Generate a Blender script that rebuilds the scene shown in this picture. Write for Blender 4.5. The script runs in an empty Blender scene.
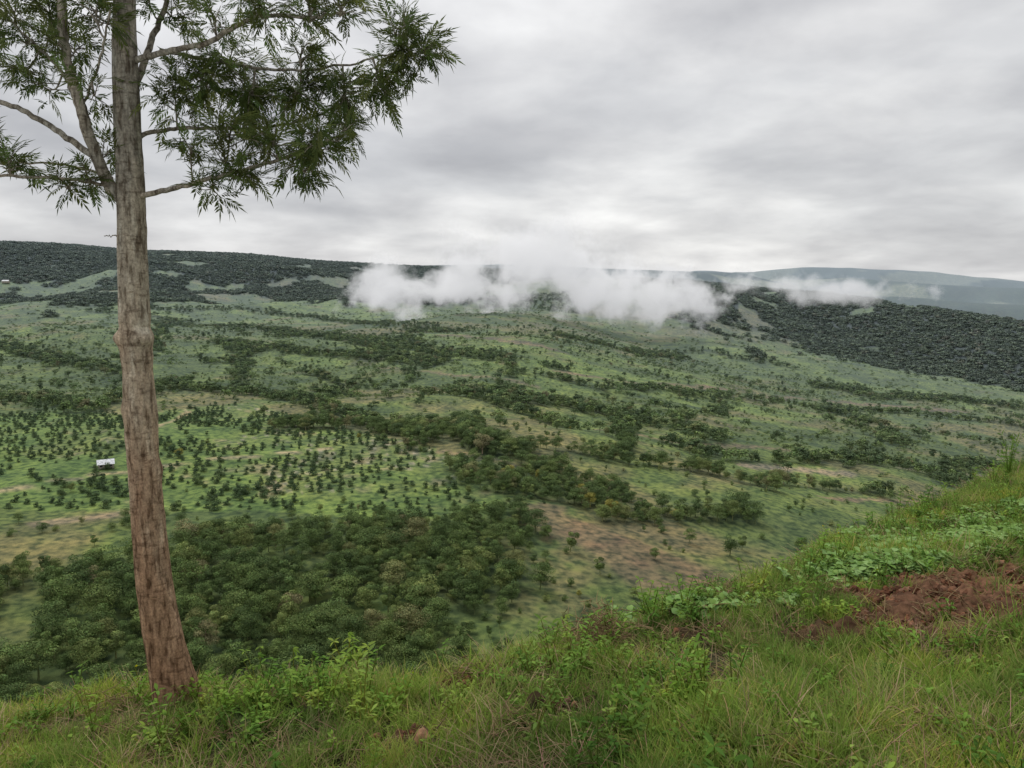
import bpy, math, numpy as np
from mathutils import Vector
rng = np.random.default_rng(7)
scene = bpy.context.scene
scene.view_settings.view_transform = 'Standard'
scene.view_settings.look = 'None'
scene.view_settings.exposure = 0

# ------------------------------------------------------------------ camera
F = 800.0
PITCH = math.atan(104/800)
cam = bpy.data.cameras.new("camera"); cam.lens = F/1024*36; cam.sensor_width = 36
cam.clip_end = 90000; cam.clip_start = 0.05
cam_o = bpy.data.objects.new("camera", cam); scene.collection.objects.link(cam_o)
cam_o.rotation_euler = (math.pi/2-PITCH, 0, 0)
scene.camera = cam_o

def bearing(px, py):
    v = -(py-384)/F; u = (px-512)/F
    y = math.cos(PITCH)+v*math.sin(PITCH); z = -math.sin(PITCH)+v*math.cos(PITCH)
    return u/y, z/y
def P(px, py, d):
    u, s = bearing(px, py); return np.array([u*d, d, s*d])

# ------------------------------------------------------------------ noise
def _hash(ix, iy, seed):
    h = (ix.astype(np.int64)*374761393 + iy.astype(np.int64)*668265263 + seed*974711) & 0xffffffff
    h = ((h ^ (h >> 13))*1274126177) & 0xffffffff
    h = (h ^ (h >> 16)) & 0xffffff
    return h/float(0xffffff)
def vnoise(x, y, seed=0):
    x = np.asarray(x, float); y = np.asarray(y, float)
    ix = np.floor(x); iy = np.floor(y); fx = x-ix; fy = y-iy
    fx = fx*fx*(3-2*fx); fy = fy*fy*(3-2*fy)
    a = _hash(ix, iy, seed); b = _hash(ix+1, iy, seed); c = _hash(ix, iy+1, seed); d = _hash(ix+1, iy+1, seed)
    return (a*(1-fx)+b*fx)*(1-fy)+(c*(1-fx)+d*fx)*fy
def fbm(x, y, seed=0, o=4):
    t = 0; a = .5; n = 0
    for i in range(o):
        t = t+a*vnoise(x*2**i+17.3*i, y*2**i+5.1*i, seed+i); n += a; a *= .5
    return t/n
def sstep(a, b, x):
    t = np.clip((x-a)/(b-a), 0, 1); return t*t*(3-2*t)

# ------------------------------------------------------------------ terrain
def mkridge(pts):
    return np.array([P(a, b, d) for a, b, d in pts])
RA = mkridge([(-500,232,2900),(-200,238,3100),(0,242,3300),(70,245,3400),(140,251,3400),(240,254,3500),(300,260,3700),(360,264,3900),(430,265,4100),(470,264,4300),(600,268,5000),(720,272,6000)])
RB = mkridge([(380,294,3300),(470,284,3100),(560,278,2900),(640,279,2750),(690,284,2650)])
RC = mkridge([(640,276,4300),(700,282,3500),(750,288,3000),(820,293,2650),(900,304,2350),(1024,323,2000),(1180,344,1850),(1400,362,1750)])
RD = mkridge([(500,266,11000),(650,266,10500),(700,267,10000),(800,270,9500),(900,274,9000),(1024,279,8500),(1200,282,8500)])
RE = mkridge([(760,280,6800),(850,281,6200),(960,287,5600),(1100,293,5000),(1300,302,4800)])
RF = mkridge([(820,292,4600),(900,295,4300),(960,301,4100),(1024,305,4000),(1200,312,3800)])
def polydist(x, y, pl, hz=False):
    best = np.full(np.shape(x), 1e18); hh = np.zeros(np.shape(x))
    for i in range(len(pl)-1):
        ax, ay = pl[i][:2]; bx, by = pl[i+1][:2]
        dx, dy = bx-ax, by-ay
        t = np.clip(((x-ax)*dx+(y-ay)*dy)/(dx*dx+dy*dy), 0, 1)
        d = (x-ax-t*dx)**2+(y-ay-t*dy)**2
        m = d < best
        best = np.where(m, d, best)
        if hz: hh = np.where(m, pl[i][2]*(1-t)+pl[i+1][2]*t, hh)
    return (np.sqrt(best), hh) if hz else np.sqrt(best)
CX = [-40, -6, -2.4, -.7, 1.0, 4.0, 7.5, 12, 60]; CY = [8, 5.6, 5.25, 5.0, 5.8, 8.7, 12, 15.5, 50]
_cx = np.linspace(-40, 60, 2001); _cy = np.convolve(np.pad(np.interp(_cx, CX, CY), 15, mode='edge'), np.ones(31)/31, 'valid')
def crest_c(x, y):
    return (y-np.interp(x, _cx, _cy)-0.18*np.sin(x*1.7+.5)-.12*np.sin(x*3.7))/1.2
def terrain(x, y, full=False):
    x = np.asarray(x, float); y = np.asarray(y, float)
    r = np.hypot(x, y)
    xs = (x+np.sqrt(x*x+150**2))/2-75
    floor = -100-225*(1-np.exp(-np.maximum(xs, 0)/1100))
    und = (fbm(x/420, y/420, 3)-.5)*38+(fbm(x/110, y/110, 9)-.5)*11
    floor = floor+und*sstep(120, 500, r)*(1-.5*sstep(1500, 3000, r))
    c = crest_c(x, y)
    cc = np.maximum(c, 0)
    near = -1.7-.2*y+.13*x-0.9*cc*cc/(cc+1.2)+(fbm(x/1.7, y/1.7, 21)-.5)*.30+(fbm(x/.35, y/.35, 22)-.5)*.07
    near = near+.14*np.exp(-((x+2.4)**2/2.2+(y-5.4)**2/.8))
    near = near+(fbm(x/30, y/30, 5)-.5)*12*sstep(15, 70, r)
    k = 8
    base = .5*(near+floor+np.sqrt((near-floor)**2+k*k))
    base = base-.16*sstep(40, 5, r)
    add = np.zeros_like(base); G = []
    spur = np.abs(fbm(x/700, y/700, 31)-.5)*2
    spur2 = fbm(x/230, y/230, 33, 5)-.5
    far = fbm(x/1500, y/1500, 35, 4)-.5
    for j, (pl, w) in enumerate(((RA, 850), (RB, 480), (RC, 290), (RD, 1500), (RE, 600), (RF, 350))):
        d, h = polydist(x, y, pl, True)
        d = d*(1+.9*(spur-.25)+.6*spur2)
        t = d/w
        g = np.maximum(0, 1/(1+t*t)**1.5-.012)
        hv = spur2*.12*w*.35*(1-np.exp(-t*4))
        if j == 2: hv = hv+spur2*60*np.minimum(t, 1)
        if j >= 3: hv = far*(170 if j == 3 else 90)
        a = (h+hv-floor)*g
        add = np.maximum(add, a); G.append(g)
    z = base+add
    z = z+far*90*sstep(4500, 8000, r)*sstep(0, 1500, x)
    if full: return z, r, c, G
    return z
def site(px, py, tmin=60, tmax=20000):
    u, s = bearing(px, py)
    t = np.geomspace(tmin, tmax, 1500)
    h = terrain(u*t, t)
    w = np.where(h > s*t)[0]
    i = w[0] if len(w) else len(t)-1
    return np.array([u*t[i], t[i], h[i]])
def line(pts): return [site(a, b) for a, b in pts]

# surveyed features in the valley (world coordinates on the terrain)
hedges = [
 (line([(-60,338),(60,362),(120,372),(190,390),(260,395),(330,412),(420,430),(500,455),(560,470)]), 15),
 (line([(100,312),(170,322),(300,335),(420,350),(500,358)]), 34),
 (line([(230,345),(330,356),(440,362)]), 26),
 (line([(450,384),(500,398),(560,402),(620,416),(690,430)]), 13),
 (line([(480,474),(515,490),(560,488)]), 13),
 (line([(590,500),(640,505),(690,512)]), 9),
 (line([(590,455),(650,474),(700,472),(780,492),(860,498),(960,514)]), 8),
 (line([(540,374),(600,390),(660,388),(760,402),(850,410),(1060,434)]), 11),
 (line([(660,442),(700,456),(760,455),(900,468),(1040,470)]), 9),
 (line([(820,386),(880,398),(930,398),(1060,415)]), 24),
 (line([(0,396),(60,404),(90,414),(150,398),(180,380)]), 11),
 (line([(560,336),(620,350),(700,352),(800,370)]), 18),
 (line([(30,300),(160,310),(300,316),(430,332)]), 30),
 (line([(270,425),(360,425),(430,440)]), 7),
 (line([(300,372),(360,388),(420,392),(520,414),(600,436)]), 7),
 (line([(330,410),(350,392),(420,372),(440,362)]), 8),
 (line([(560,470),(600,440),(620,416)]), 6),
 (line([(100,372),(150,352),(170,322)]), 9),
 (line([(690,430),(720,408),(700,388)]), 7),
 (line([(500,398),(520,372),(500,358)]), 8),
 (line([(860,470),(880,440),(850,412)]), 7),
 (line([(250,395),(240,372),(230,345)]), 8),
]
tracks = [
 (line([(-40,500),(40,484),(95,476),(150,468),(230,458),(330,449)]), 1.7, (.40,.32,.20)),
 (line([(140,440),(160,425),(190,411)]), 2.4, (.40,.32,.18)),
 (line([(40,524),(100,518),(150,508)]), 4, (.33,.25,.16)),
 (line([(560,372),(640,384),(700,388)]), 11, (.28,.19,.12)),
 (line([(700,386),(790,398),(860,404),(960,412)]), 9, (.27,.18,.12)),
 (line([(745,466),(800,470),(850,474)]), 6, (.38,.29,.21)),
 (line([(900,468),(940,472),(990,478)]), 5, (.35,.27,.19)),
 (line([(820,497),(870,500),(960,508)]), 3, (.32,.22,.14)),
 (line([(540,512),(600,545),(650,580)]), 9, (.23,.17,.10)),
 (line([(590,530),(660,560),(700,575)]), 10, (.24,.16,.095)),
 (line([(440,335),(500,340),(560,352)]), 12, (.24,.17,.11)),
 (line([(600,430),(700,446),(800,452)]), 4, (.26,.19,.12)),
 (line([(440,452),(500,462),(520,470)]), 3, (.27,.20,.12)),
 (line([(380,368),(460,376),(540,388)]), 5, (.25,.19,.12)),
]
orch = np.array([site(a, b)[:2] for a, b in [(-80,415),(120,412),(250,402),(420,445),(560,490),(545,528),(400,520),(250,510),(60,512),(-80,510)]])
def inpoly(x, y, poly):
    ins = np.zeros(np.shape(x), bool); n = len(poly); j = n-1
    for i in range(n):
        xi, yi = poly[i]; xj, yj = poly[j]
        c = ((yi > y) != (yj > y)) & (x < (xj-xi)*(y-yi)/(yj-yi+1e-9)+xi)
        ins ^= c; j = i
    return ins

def forest_density(x, y, r, G):
    gA, gB, gC, gD, gE, gF = G
    d = np.zeros_like(x)
    wob = fbm(x/60, y/60, 72, 3)-.5
    for pl, w in hedges:
        dd = polydist(x+wob*80, y+wob*-70, pl)*(1+1.9*(fbm(x/28, y/28, 71)-.5)+1.4*wob)
        d = np.maximum(d, .9*sstep(w*1.35, w*.5, dd))
    n = fbm(x/170, y/170, 41, 4)
    n2 = fbm(x/45, y/45, 43, 3)
    patch = sstep(.56, .67, n*.6+n2*.4)
    open_ = inpoly(x, y, orch)
    d = np.maximum(d, np.where(open_, 0, patch*.5*sstep(420, 800, r)))
    d = np.maximum(d, np.where(open_, .03, .11+.36*sstep(480, 700, r)*sstep(.36, .6, n2)*sstep(2300, 1300, r)))
    u = x/np.maximum(y, 1)
    fl = sstep(345, 300, r+(n2-.5)*120)*sstep(.14, -.02, u+(n-.5)*.2)
    d = np.maximum(d, fl*(.45+.5*sstep(.35, .5, n2)))
    fr = sstep(380, 300, r)*sstep(0, .1, u)*.14+sstep(260, 190, r)*.35*sstep(.4, .55, n2)
    d = np.maximum(d, fr)
    d = np.maximum(d, .55*sstep(120, 90, r))
    d = np.where((gB > .2) & (gB > gC), np.maximum(d*.3, .7*sstep(.52, .6, n)), d)
    d = np.maximum(d, sstep(.05, .14, gC+.10*(n2-.5))*(1-.8*sstep(.60, .68, fbm(x/130, y/130, 47, 3))))
    d = np.maximum(d, sstep(.12, .22, gA+.15*(n2-.5))*sstep(.40, .47, n+.3*(gA-.3)))
    return np.clip(d, 0, 1)

def mesh_np(name, V, Fq, smooth=True):
    me = bpy.data.meshes.new(name)
    V = np.asarray(V, np.float32); Fq = np.asarray(Fq, np.int32)
    k = Fq.shape[1]
    me.vertices.add(len(V)); me.vertices.foreach_set("co", V.ravel())
    me.loops.add(Fq.size); me.loops.foreach_set("vertex_index", Fq.ravel())
    me.polygons.add(len(Fq)); me.polygons.foreach_set("loop_start", np.arange(len(Fq), dtype=np.int32)*k)
    try: me.polygons.foreach_set("loop_total", np.full(len(Fq), k, np.int32))
    except Exception: pass
    me.polygons.foreach_set("use_smooth", np.full(len(Fq), smooth))
    me.update(calc_edges=True); me.validate()
    return me
def add_col(me, C, name="Col"):
    C = np.asarray(C, np.float32)
    if C.shape[1] == 3: C = np.hstack([C, np.ones((len(C), 1), np.float32)])
    a = me.color_attributes.new(name, 'FLOAT_COLOR', 'POINT'); a.data.foreach_set("color", C.ravel())

# ------------------------------------------------------------------ materials
def N(nt, t, **kw):
    n = nt.nodes.new(t)
    for k, v in kw.items(): setattr(n, k, v)
    return n
def haze_group():  # distance haze painted into the base colour, stronger away from the world origin
    g = bpy.data.node_groups.new("painted_haze_tint", 'ShaderNodeTree')
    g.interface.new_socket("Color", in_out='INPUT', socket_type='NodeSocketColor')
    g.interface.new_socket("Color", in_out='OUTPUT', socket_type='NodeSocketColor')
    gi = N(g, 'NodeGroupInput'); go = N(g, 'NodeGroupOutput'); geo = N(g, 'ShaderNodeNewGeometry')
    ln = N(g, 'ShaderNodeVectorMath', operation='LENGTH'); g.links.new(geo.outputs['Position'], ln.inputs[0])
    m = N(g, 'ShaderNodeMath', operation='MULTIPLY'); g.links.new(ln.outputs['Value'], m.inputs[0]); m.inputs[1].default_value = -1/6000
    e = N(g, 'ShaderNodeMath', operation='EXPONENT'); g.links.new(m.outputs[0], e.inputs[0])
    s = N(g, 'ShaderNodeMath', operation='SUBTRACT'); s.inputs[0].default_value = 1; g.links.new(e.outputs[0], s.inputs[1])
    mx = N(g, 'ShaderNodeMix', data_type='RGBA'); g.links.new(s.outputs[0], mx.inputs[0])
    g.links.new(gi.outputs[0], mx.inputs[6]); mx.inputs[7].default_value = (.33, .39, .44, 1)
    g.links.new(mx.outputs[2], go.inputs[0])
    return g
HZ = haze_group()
def new_mat(name):
    m = bpy.data.materials.new(name); m.use_nodes = True
    nt = m.node_tree; b = nt.nodes['Principled BSDF']; b.inputs['Roughness'].default_value = .85
    b.inputs['Specular IOR Level'].default_value = .15
    return m, nt, b
def mixmul(nt, a, b, fac=1.0, mode='MULTIPLY'):
    n = N(nt, 'ShaderNodeMix', data_type='RGBA', blend_type=mode); n.inputs[0].default_value = fac
    for s, v in ((6, a), (7, b)):
        if hasattr(v, 'default_value') or hasattr(v, 'is_linked'): nt.links.new(v, n.inputs[s])
        else: n.inputs[s].default_value = (*v, 1)
    return n.outputs[2]
def ramp(nt, src, stops):
    r = N(nt, 'ShaderNodeValToRGB'); cr = r.color_ramp
    while len(cr.elements) < len(stops): cr.elements.new(.5)
    for e, (p, c) in zip(cr.elements, stops):
        e.position = p; e.color = (*c, 1) if len(c) == 3 else c
    nt.links.new(src, r.inputs[0]); return r.outputs[0]
def foliage_mat(name, stops, transl=.0, rough=.7, spec=.2, haze=True, noise_s=0, attr=True):
    m, nt, b = new_mat(name)
    oi = N(nt, 'ShaderNodeObjectInfo')
    c = ramp(nt, oi.outputs['Random'], stops)
    if attr:
        at = N(nt, 'ShaderNodeAttribute', attribute_name='Col'); c = mixmul(nt, c, at.outputs['Color'])
    if noise_s:
        geo = N(nt, 'ShaderNodeNewGeometry'); no = N(nt, 'ShaderNodeTexNoise'); no.inputs['Scale'].default_value = noise_s; no.inputs['Detail'].default_value = 3
        nt.links.new(geo.outputs['Position'], no.inputs['Vector'])
        c = mixmul(nt, c, ramp(nt, no.outputs[0], [(.32, (.58, .66, .68)), (.5, (1, 1, 1)), (.68, (1.35, 1.2, 1.0))]))
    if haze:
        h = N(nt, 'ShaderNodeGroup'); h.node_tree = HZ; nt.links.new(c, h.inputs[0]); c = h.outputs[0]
    if haze or transl:
        d = N(nt, 'ShaderNodeBsdfDiffuse'); nt.links.new(c, d.inputs[0]); nt.nodes.remove(b)
        nt.links.new(d.outputs[0], nt.nodes['Material Output'].inputs[0]); b = d
    else:
        nt.links.new(c, b.inputs['Base Color']); b.inputs['Roughness'].default_value = rough; b.inputs['Specular IOR Level'].default_value = spec
    if transl:
        t = N(nt, 'ShaderNodeBsdfTranslucent'); nt.links.new(c, t.inputs[0])
        mx = N(nt, 'ShaderNodeMixShader'); mx.inputs[0].default_value = transl
        nt.links.new(b.outputs[0], mx.inputs[1]); nt.links.new(t.outputs[0], mx.inputs[2])
        nt.links.new(mx.outputs[0], nt.nodes['Material Output'].inputs[0])
    return m

# ------------------------------------------------------------------ ground sheet
NA, NR = 860, 860
ang = np.radians(np.linspace(-62, 62, NA)); rad = np.geomspace(.8, 45000, NR)
A, R = np.meshgrid(ang, rad)
X = (np.sin(A)*R).ravel(); Y = (np.cos(A)*R).ravel()
Z, Rr, Cc, G = terrain(X, Y, True)
fd = forest_density(X, Y, Rr, G)
gA, gB, gC, gD, gE, gF = G
def lerp(a, b, t): return a*(1-t[:, None])+np.array(b)[None]*t[:, None]
n1 = fbm(X/260, Y/260, 51, 4); n2 = fbm(X/60, Y/60, 52, 4); n3 = fbm(X/11, Y/11, 53, 3)
C = np.tile(np.array([.145, .200, .050]), (len(X), 1))
C = lerp(C, (.190, .262, .058), sstep(.45, .60, n1))
C = lerp(C, (.215, .185, .085), sstep(.52, .64, n2*.6+fbm(X/500, Y/500, 57)*.4)*.8)
C = lerp(C, (.088, .128, .042), sstep(.50, .35, n2)*.8)
inO = inpoly(X, Y, orch)
C = np.where(inO[:, None], lerp(lerp(C, (.155, .240, .056), np.full(len(X), .7)), (.26, .22, .13), sstep(.57, .70, n3*.6+n2*.4)*.75), C)
phi = math.radians(62); rowc = X*math.cos(phi)+Y*math.sin(phi)
ply = inO & (n1+n2 > .98)
C = np.where(ply[:, None], lerp(C, (.42, .37, .27), sstep(.86, .97, np.sin(rowc*2*math.pi/9)*.5+.5)*.7*sstep(.40, .55, n3)), C)
for pl, w, col in tracks:
    d = polydist(X, Y, pl)*(1+1.4*(n3-.5)+1.0*(n2-.5)); C = lerp(C, col, sstep(w*1.3, w*.7, d)*.85)
ps = site(640, 560); C = lerp(C, (.19, .150, .08), sstep(95, 40, np.hypot(X-ps[0], (Y-ps[1])*.9)*(1+1.2*(n2-.5)))*.65*sstep(.38, .56, n3*.5+n2*.5))
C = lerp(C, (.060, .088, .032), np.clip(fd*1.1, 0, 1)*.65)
hillB = (gB > gC)
C = lerp(C, (.15, .185, .078), sstep(.12, .3, gB)*(1-fd)*.8*hillB)
C = lerp(C, (.19, .145, .090), sstep(.15, .35, gB)*(1-fd)*.6*sstep(.50, .60, fbm(X/300, Y/120, 58))*hillB)
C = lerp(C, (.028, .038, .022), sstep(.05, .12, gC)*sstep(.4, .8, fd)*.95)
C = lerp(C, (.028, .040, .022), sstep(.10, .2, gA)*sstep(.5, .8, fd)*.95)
farf = fbm(X/900, Y/500, 59, 4)
C = np.where((Rr > 3900)[:, None] & (X > 500)[:, None], lerp(lerp(C, (.03, .055, .030), np.full(len(X), .8)), (.40, .42, .27), sstep(.50, .55, farf)*.85), C)
C = C*(.80+.40*n3)[:, None]
# foreground soil & litter
nf = fbm(X/.5, Y/.5, 61, 4)
CF = np.tile(np.array([.095, .115, .040]), (len(X), 1))
CF = lerp(CF, (.17, .125, .07), sstep(.46, .64, nf))
dirt_sites = [(site(965, 603, 1.5), .95, .85), (site(1060, 610, 1.5), 1.1, .9), (site(825, 642, 1.5), .38, .16), (site(700, 634, 1.5), .28, .10),
              (site(455, 692, 1.5), .25, .08), (site(400, 742, 1.5), .18, .08), (site(905, 622, 1.5), .5, .35), (site(560, 712, 1.5), .2, .08)]
def dirtmask(x, y):
    m = np.zeros_like(x); w = (fbm(x/.28, y/.28, 66, 3)-.5)
    for s, a, b in dirt_sites:
        m = np.maximum(m, sstep(1.15, .75, np.hypot((x-s[0])/a, (y-s[1])/b)+w*1.5))
    return m
dm = np.where(Rr < 60, dirtmask(X, Y), 0)
CF = lerp(CF, (.175, .088, .052), dm)
CF = np.where((dm > .4)[:, None], CF*(.45+1.1*nf)[:, None], CF)
Z = Z+dm*(.04+.24*(fbm(X/.16, Y/.16, 68, 3)-.5))
tf = sstep(40, 22, Rr)
C = C*(1-tf)[:, None]+CF*tf[:, None]
idx = np.arange(NA*NR).reshape(NR, NA)
Q = np.stack([idx[:-1, :-1], idx[:-1, 1:], idx[1:, 1:], idx[1:, :-1]], -1).reshape(-1, 4)[:, ::-1]
me = mesh_np("ground", np.stack([X, Y, Z], 1), Q); add_col(me, np.clip(C, 0.005, 1))
ground = bpy.data.objects.new("ground", me); scene.collection.objects.link(ground)
m, nt, b = new_mat("ground_vegetation_soil")
at = N(nt, 'ShaderNodeAttribute', attribute_name='Col'); geo = N(nt, 'ShaderNodeNewGeometry')
def nz(scale, det=4):
    n = N(nt, 'ShaderNodeTexNoise'); n.inputs['Scale'].default_value = scale; n.inputs['Detail'].default_value = det
    nt.links.new(geo.outputs['Position'], n.inputs['Vector']); return n.outputs[0]
c = mixmul(nt, at.outputs['Color'], ramp(nt, nz(.30, 7), [(.36, (.42, .5, .48)), (.5, (1, 1, 1)), (.64, (1.5, 1.4, 1.35))]))
c = mixmul(nt, c, ramp(nt, nz(.045, 5), [(.36, (.68, .75, .75)), (.5, (1, 1, 1)), (.64, (1.25, 1.2, 1.1))]))
c = mixmul(nt, c, ramp(nt, nz(14, 6), [(.35, (.6, .6, .6)), (.65, (1.4, 1.4, 1.4))]))
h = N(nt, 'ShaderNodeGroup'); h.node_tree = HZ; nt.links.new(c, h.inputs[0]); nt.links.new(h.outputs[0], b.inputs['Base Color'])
bp = N(nt, 'ShaderNodeBump'); bp.inputs['Strength'].default_value = .6; bp.inputs['Distance'].default_value = .04
nt.links.new(nz(22, 6), bp.inputs['Height'])
nt.links.new(bp.outputs[0], b.inputs['Normal']); b.inputs['Specular IOR Level'].default_value = .05; b.inputs['Roughness'].default_value = 1
me.materials.append(m)

# ------------------------------------------------------------------ mesh helpers
class MB:
    def __init__(s): s.V = []; s.F = []; s.C = []; s.n = 0
    def add(s, V, Fq, col):
        V = np.asarray(V, float); Fq = np.asarray(Fq, int); s.V.append(V); s.F.append(Fq+s.n)
        col = np.asarray(col, float); col = np.tile(col, (len(V), 1)) if col.ndim == 1 else col
        s.C.append(col); s.n += len(V)
    def mesh(s, name, smooth=True):
        me = mesh_np(name, np.vstack(s.V), np.vstack(s.F), smooth); add_col(me, np.vstack(s.C)); return me
def catmull(P_, n):
    P_ = np.asarray(P_, float); P2 = np.vstack([2*P_[0]-P_[1], P_, 2*P_[-1]-P_[-2]]); out = []
    m = len(P_)-1
    for t in np.linspace(0, m-1e-6, n):
        i = int(t); f = t-i; a, b, c, d = P2[i:i+4]
        out.append(.5*(2*b+(c-a)*f+(2*a-5*b+4*c-d)*f*f+(3*b-a-3*c+d)*f**3))
    return np.array(out)
def tube(mb, pts, radii, seg=8, col=(1, 1, 1), bump=0, fn=None):
    pts = np.asarray(pts, float); n = len(pts)
    T = np.gradient(pts, axis=0); T /= np.linalg.norm(T, axis=1)[:, None]+1e-9
    up = np.array([0, 1, 0.]) if abs(T[0][1]) < .8 else np.array([1., 0, 0])
    a = np.linspace(0, 2*math.pi, seg, endpoint=False); V = []
    for i in range(n):
        s_ = np.cross(T[i], up); s_ /= np.linalg.norm(s_); w = np.cross(s_, T[i])
        rr = np.full(seg, radii[i])
        if fn is not None: rr = fn(i, a, rr)
        V.append(pts[i]+np.outer(np.cos(a)*rr, s_)+np.outer(np.sin(a)*rr, w))
    V = np.vstack(V); ii = np.arange(n*seg).reshape(n, seg); jj = np.roll(ii, -1, 1)
    Fq = np.stack([ii[:-1], jj[:-1], jj[1:], ii[1:]], -1).reshape(-1, 4)
    mb.add(V, Fq, col)
def randunit(n):
    v = rng.normal(size=(n, 3)); return v/np.linalg.norm(v, axis=1)[:, None]
def leafquads(mb, cen, size, tint, asp=.6, nrm=None):
    n = len(cen); a = randunit(n); b_ = randunit(n) if nrm is None else nrm
    s1 = np.cross(a, b_); s1 /= np.linalg.norm(s1, axis=1)[:, None]+1e-9; s2 = np.cross(s1, b_)
    s2 /= np.linalg.norm(s2, axis=1)[:, None]+1e-9
    sz = (size*rng.uniform(.6, 1.3, n))[:, None]
    V = np.stack([cen-s1*sz, cen-s2*sz*asp, cen+s1*sz, cen+s2*sz*asp], 1).reshape(-1, 3)
    mb.add(V, np.arange(4*n).reshape(n, 4), np.repeat(tint, 4, 0))

# ------------------------------------------------------------------ prototypes & instancing
def proto_coll(name, meshes):
    c = bpy.data.collections.new(name)
    for i, me in enumerate(meshes):
        o = bpy.data.objects.new("%s_%02d" % (name, i), me); c.objects.link(o)
    return c
def scatter(name, pts, coll, scale, rot, pick):
    me = bpy.data.meshes.new(name); me.vertices.add(len(pts)); me.vertices.foreach_set("co", np.asarray(pts, np.float32).ravel())
    scale = np.asarray(scale, np.float32)
    if scale.ndim == 1: scale = np.repeat(scale[:, None], 3, 1)
    a = me.attributes.new("sc", 'FLOAT_VECTOR', 'POINT'); a.data.foreach_set("vector", np.ascontiguousarray(scale).ravel())
    a = me.attributes.new("rt", 'FLOAT_VECTOR', 'POINT'); a.data.foreach_set("vector", np.asarray(rot, np.float32).ravel())
    a = me.attributes.new("pk", 'INT', 'POINT'); a.data.foreach_set("value", np.asarray(pick, np.int32))
    me.update()
    o = bpy.data.objects.new(name, me); scene.collection.objects.link(o)
    g = bpy.data.node_groups.new(name+"_nodes", 'GeometryNodeTree')
    g.interface.new_socket("Geometry", in_out='INPUT', socket_type='NodeSocketGeometry')
    g.interface.new_socket("Geometry", in_out='OUTPUT', socket_type='NodeSocketGeometry')
    gi = N(g, 'NodeGroupInput'); go = N(g, 'NodeGroupOutput'); ip = N(g, 'GeometryNodeInstanceOnPoints')
    ci = N(g, 'GeometryNodeCollectionInfo'); ci.inputs['Collection'].default_value = coll
    ci.inputs['Separate Children'].default_value = True; ci.inputs['Reset Children'].default_value = True
    def na(nm, dt):
        n = N(g, 'GeometryNodeInputNamedAttribute', data_type=dt); n.inputs['Name'].default_value = nm
        return [s for s in n.outputs if s.enabled and s.name == 'Attribute'][0]
    er = N(g, 'FunctionNodeEulerToRotation'); g.links.new(na("rt", 'FLOAT_VECTOR'), er.inputs[0])
    L = g.links.new
    L(gi.outputs[0], ip.inputs['Points']); L(ci.outputs[0], ip.inputs['Instance']); ip.inputs['Pick Instance'].default_value = True
    L(na("pk", 'INT'), ip.inputs['Instance Index']); L(er.outputs[0], ip.inputs['Rotation']); L(na("sc", 'FLOAT_VECTOR'), ip.inputs['Scale'])
    L(ip.outputs[0], go.inputs[0])
    md = o.modifiers.new("scatter", 'NODES'); md.node_group = g
    return o

M_near = foliage_mat("woodland_foliage", [(0, (.10, .155, .050)), (.35, (.13, .195, .060)), (.7, (.17, .24, .072)), (.93, (.23, .28, .09)), (1, (.27, .25, .13))])
M_far = foliage_mat("valley_tree_foliage", [(0, (.080, .125, .046)), (.35, (.105, .160, .054)), (.7, (.135, .198, .064)), (.93, (.18, .23, .080)), (1, (.22, .21, .10))])
M_ridge = foliage_mat("ridge_forest_foliage", [(0, (.085, .120, .055)), (.5, (.105, .145, .064)), (.92, (.130, .170, .075)), (1, (.17, .165, .10))])
M_shr = foliage_mat("scrub_foliage", [(0, (.11, .168, .052)), (.5, (.15, .215, .062)), (1, (.21, .27, .088))])
M_yel = foliage_mat("yellow_tree_foliage", [(0, (.27, .27, .06)), (1, (.34, .31, .07))])
M_orch = foliage_mat("orchard_tree_foliage", [(0, (.075, .128, .052)), (1, (.118, .175, .062))])

def tree_proto(name, mat, nbl, nleaf, lsz, H=1.0, W=.42, trunk=True, flat=1.0, shrub=False):
    mb = MB()
    z0 = -.02 if shrub else .24
    cen = []
    for i in range(nbl):
        t = rng.random(); a = rng.uniform(0, 6.28); rr = W*.62*math.sqrt(rng.random())*(math.sin(math.pi*(.3+.6*t)) if shrub else math.sin(math.pi*(.22+.68*t)))
        cen.append([math.cos(a)*rr, math.sin(a)*rr, z0+.08+(H-z0-.2)*t])
    cen = np.array(cen); br = rng.uniform(.12, .22, nbl)*W/.42
    if trunk:
        tp = np.array([[0, 0, -.12], [.01, 0, .15], [.02, .01, .4], [.0, .02, .7]]); tube(mb, tp, [.024, .018, .012, .005], 5, (1.5, 1.15, 1.6))
        for k in range(min(5, nbl)):
            c = cen[k]; st = np.array([.01, 0, rng.uniform(.18, .4)]); tube(mb, [st, (st+c)/2+[0, 0, -.03], c], [.010, .007, .003], 4, (1.5, 1.15, 1.6))
    which = rng.integers(0, nbl, nleaf); d = randunit(nleaf); d[:, 2] = np.where(rng.random(nleaf) < .6, np.abs(d[:, 2]), d[:, 2])
    rr = br[which]*rng.uniform(.6, 1.08, nleaf)**.7
    pts = cen[which]+d*rr[:, None]*np.array([1, 1, .75*flat])
    tone = rng.uniform(.6, 1.35, nbl)[which]*rng.uniform(.7, 1.35, nleaf)
    tint = np.stack([tone*rng.uniform(.9, 1.15, nleaf), tone, tone*.95], 1)
    nr = d+randunit(nleaf)*.5; nr /= np.linalg.norm(nr, axis=1)[:, None]
    leafquads(mb, pts, lsz, tint, .65, nr)
    me = mb.mesh(name, False); me.materials.append(mat); return me

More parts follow.
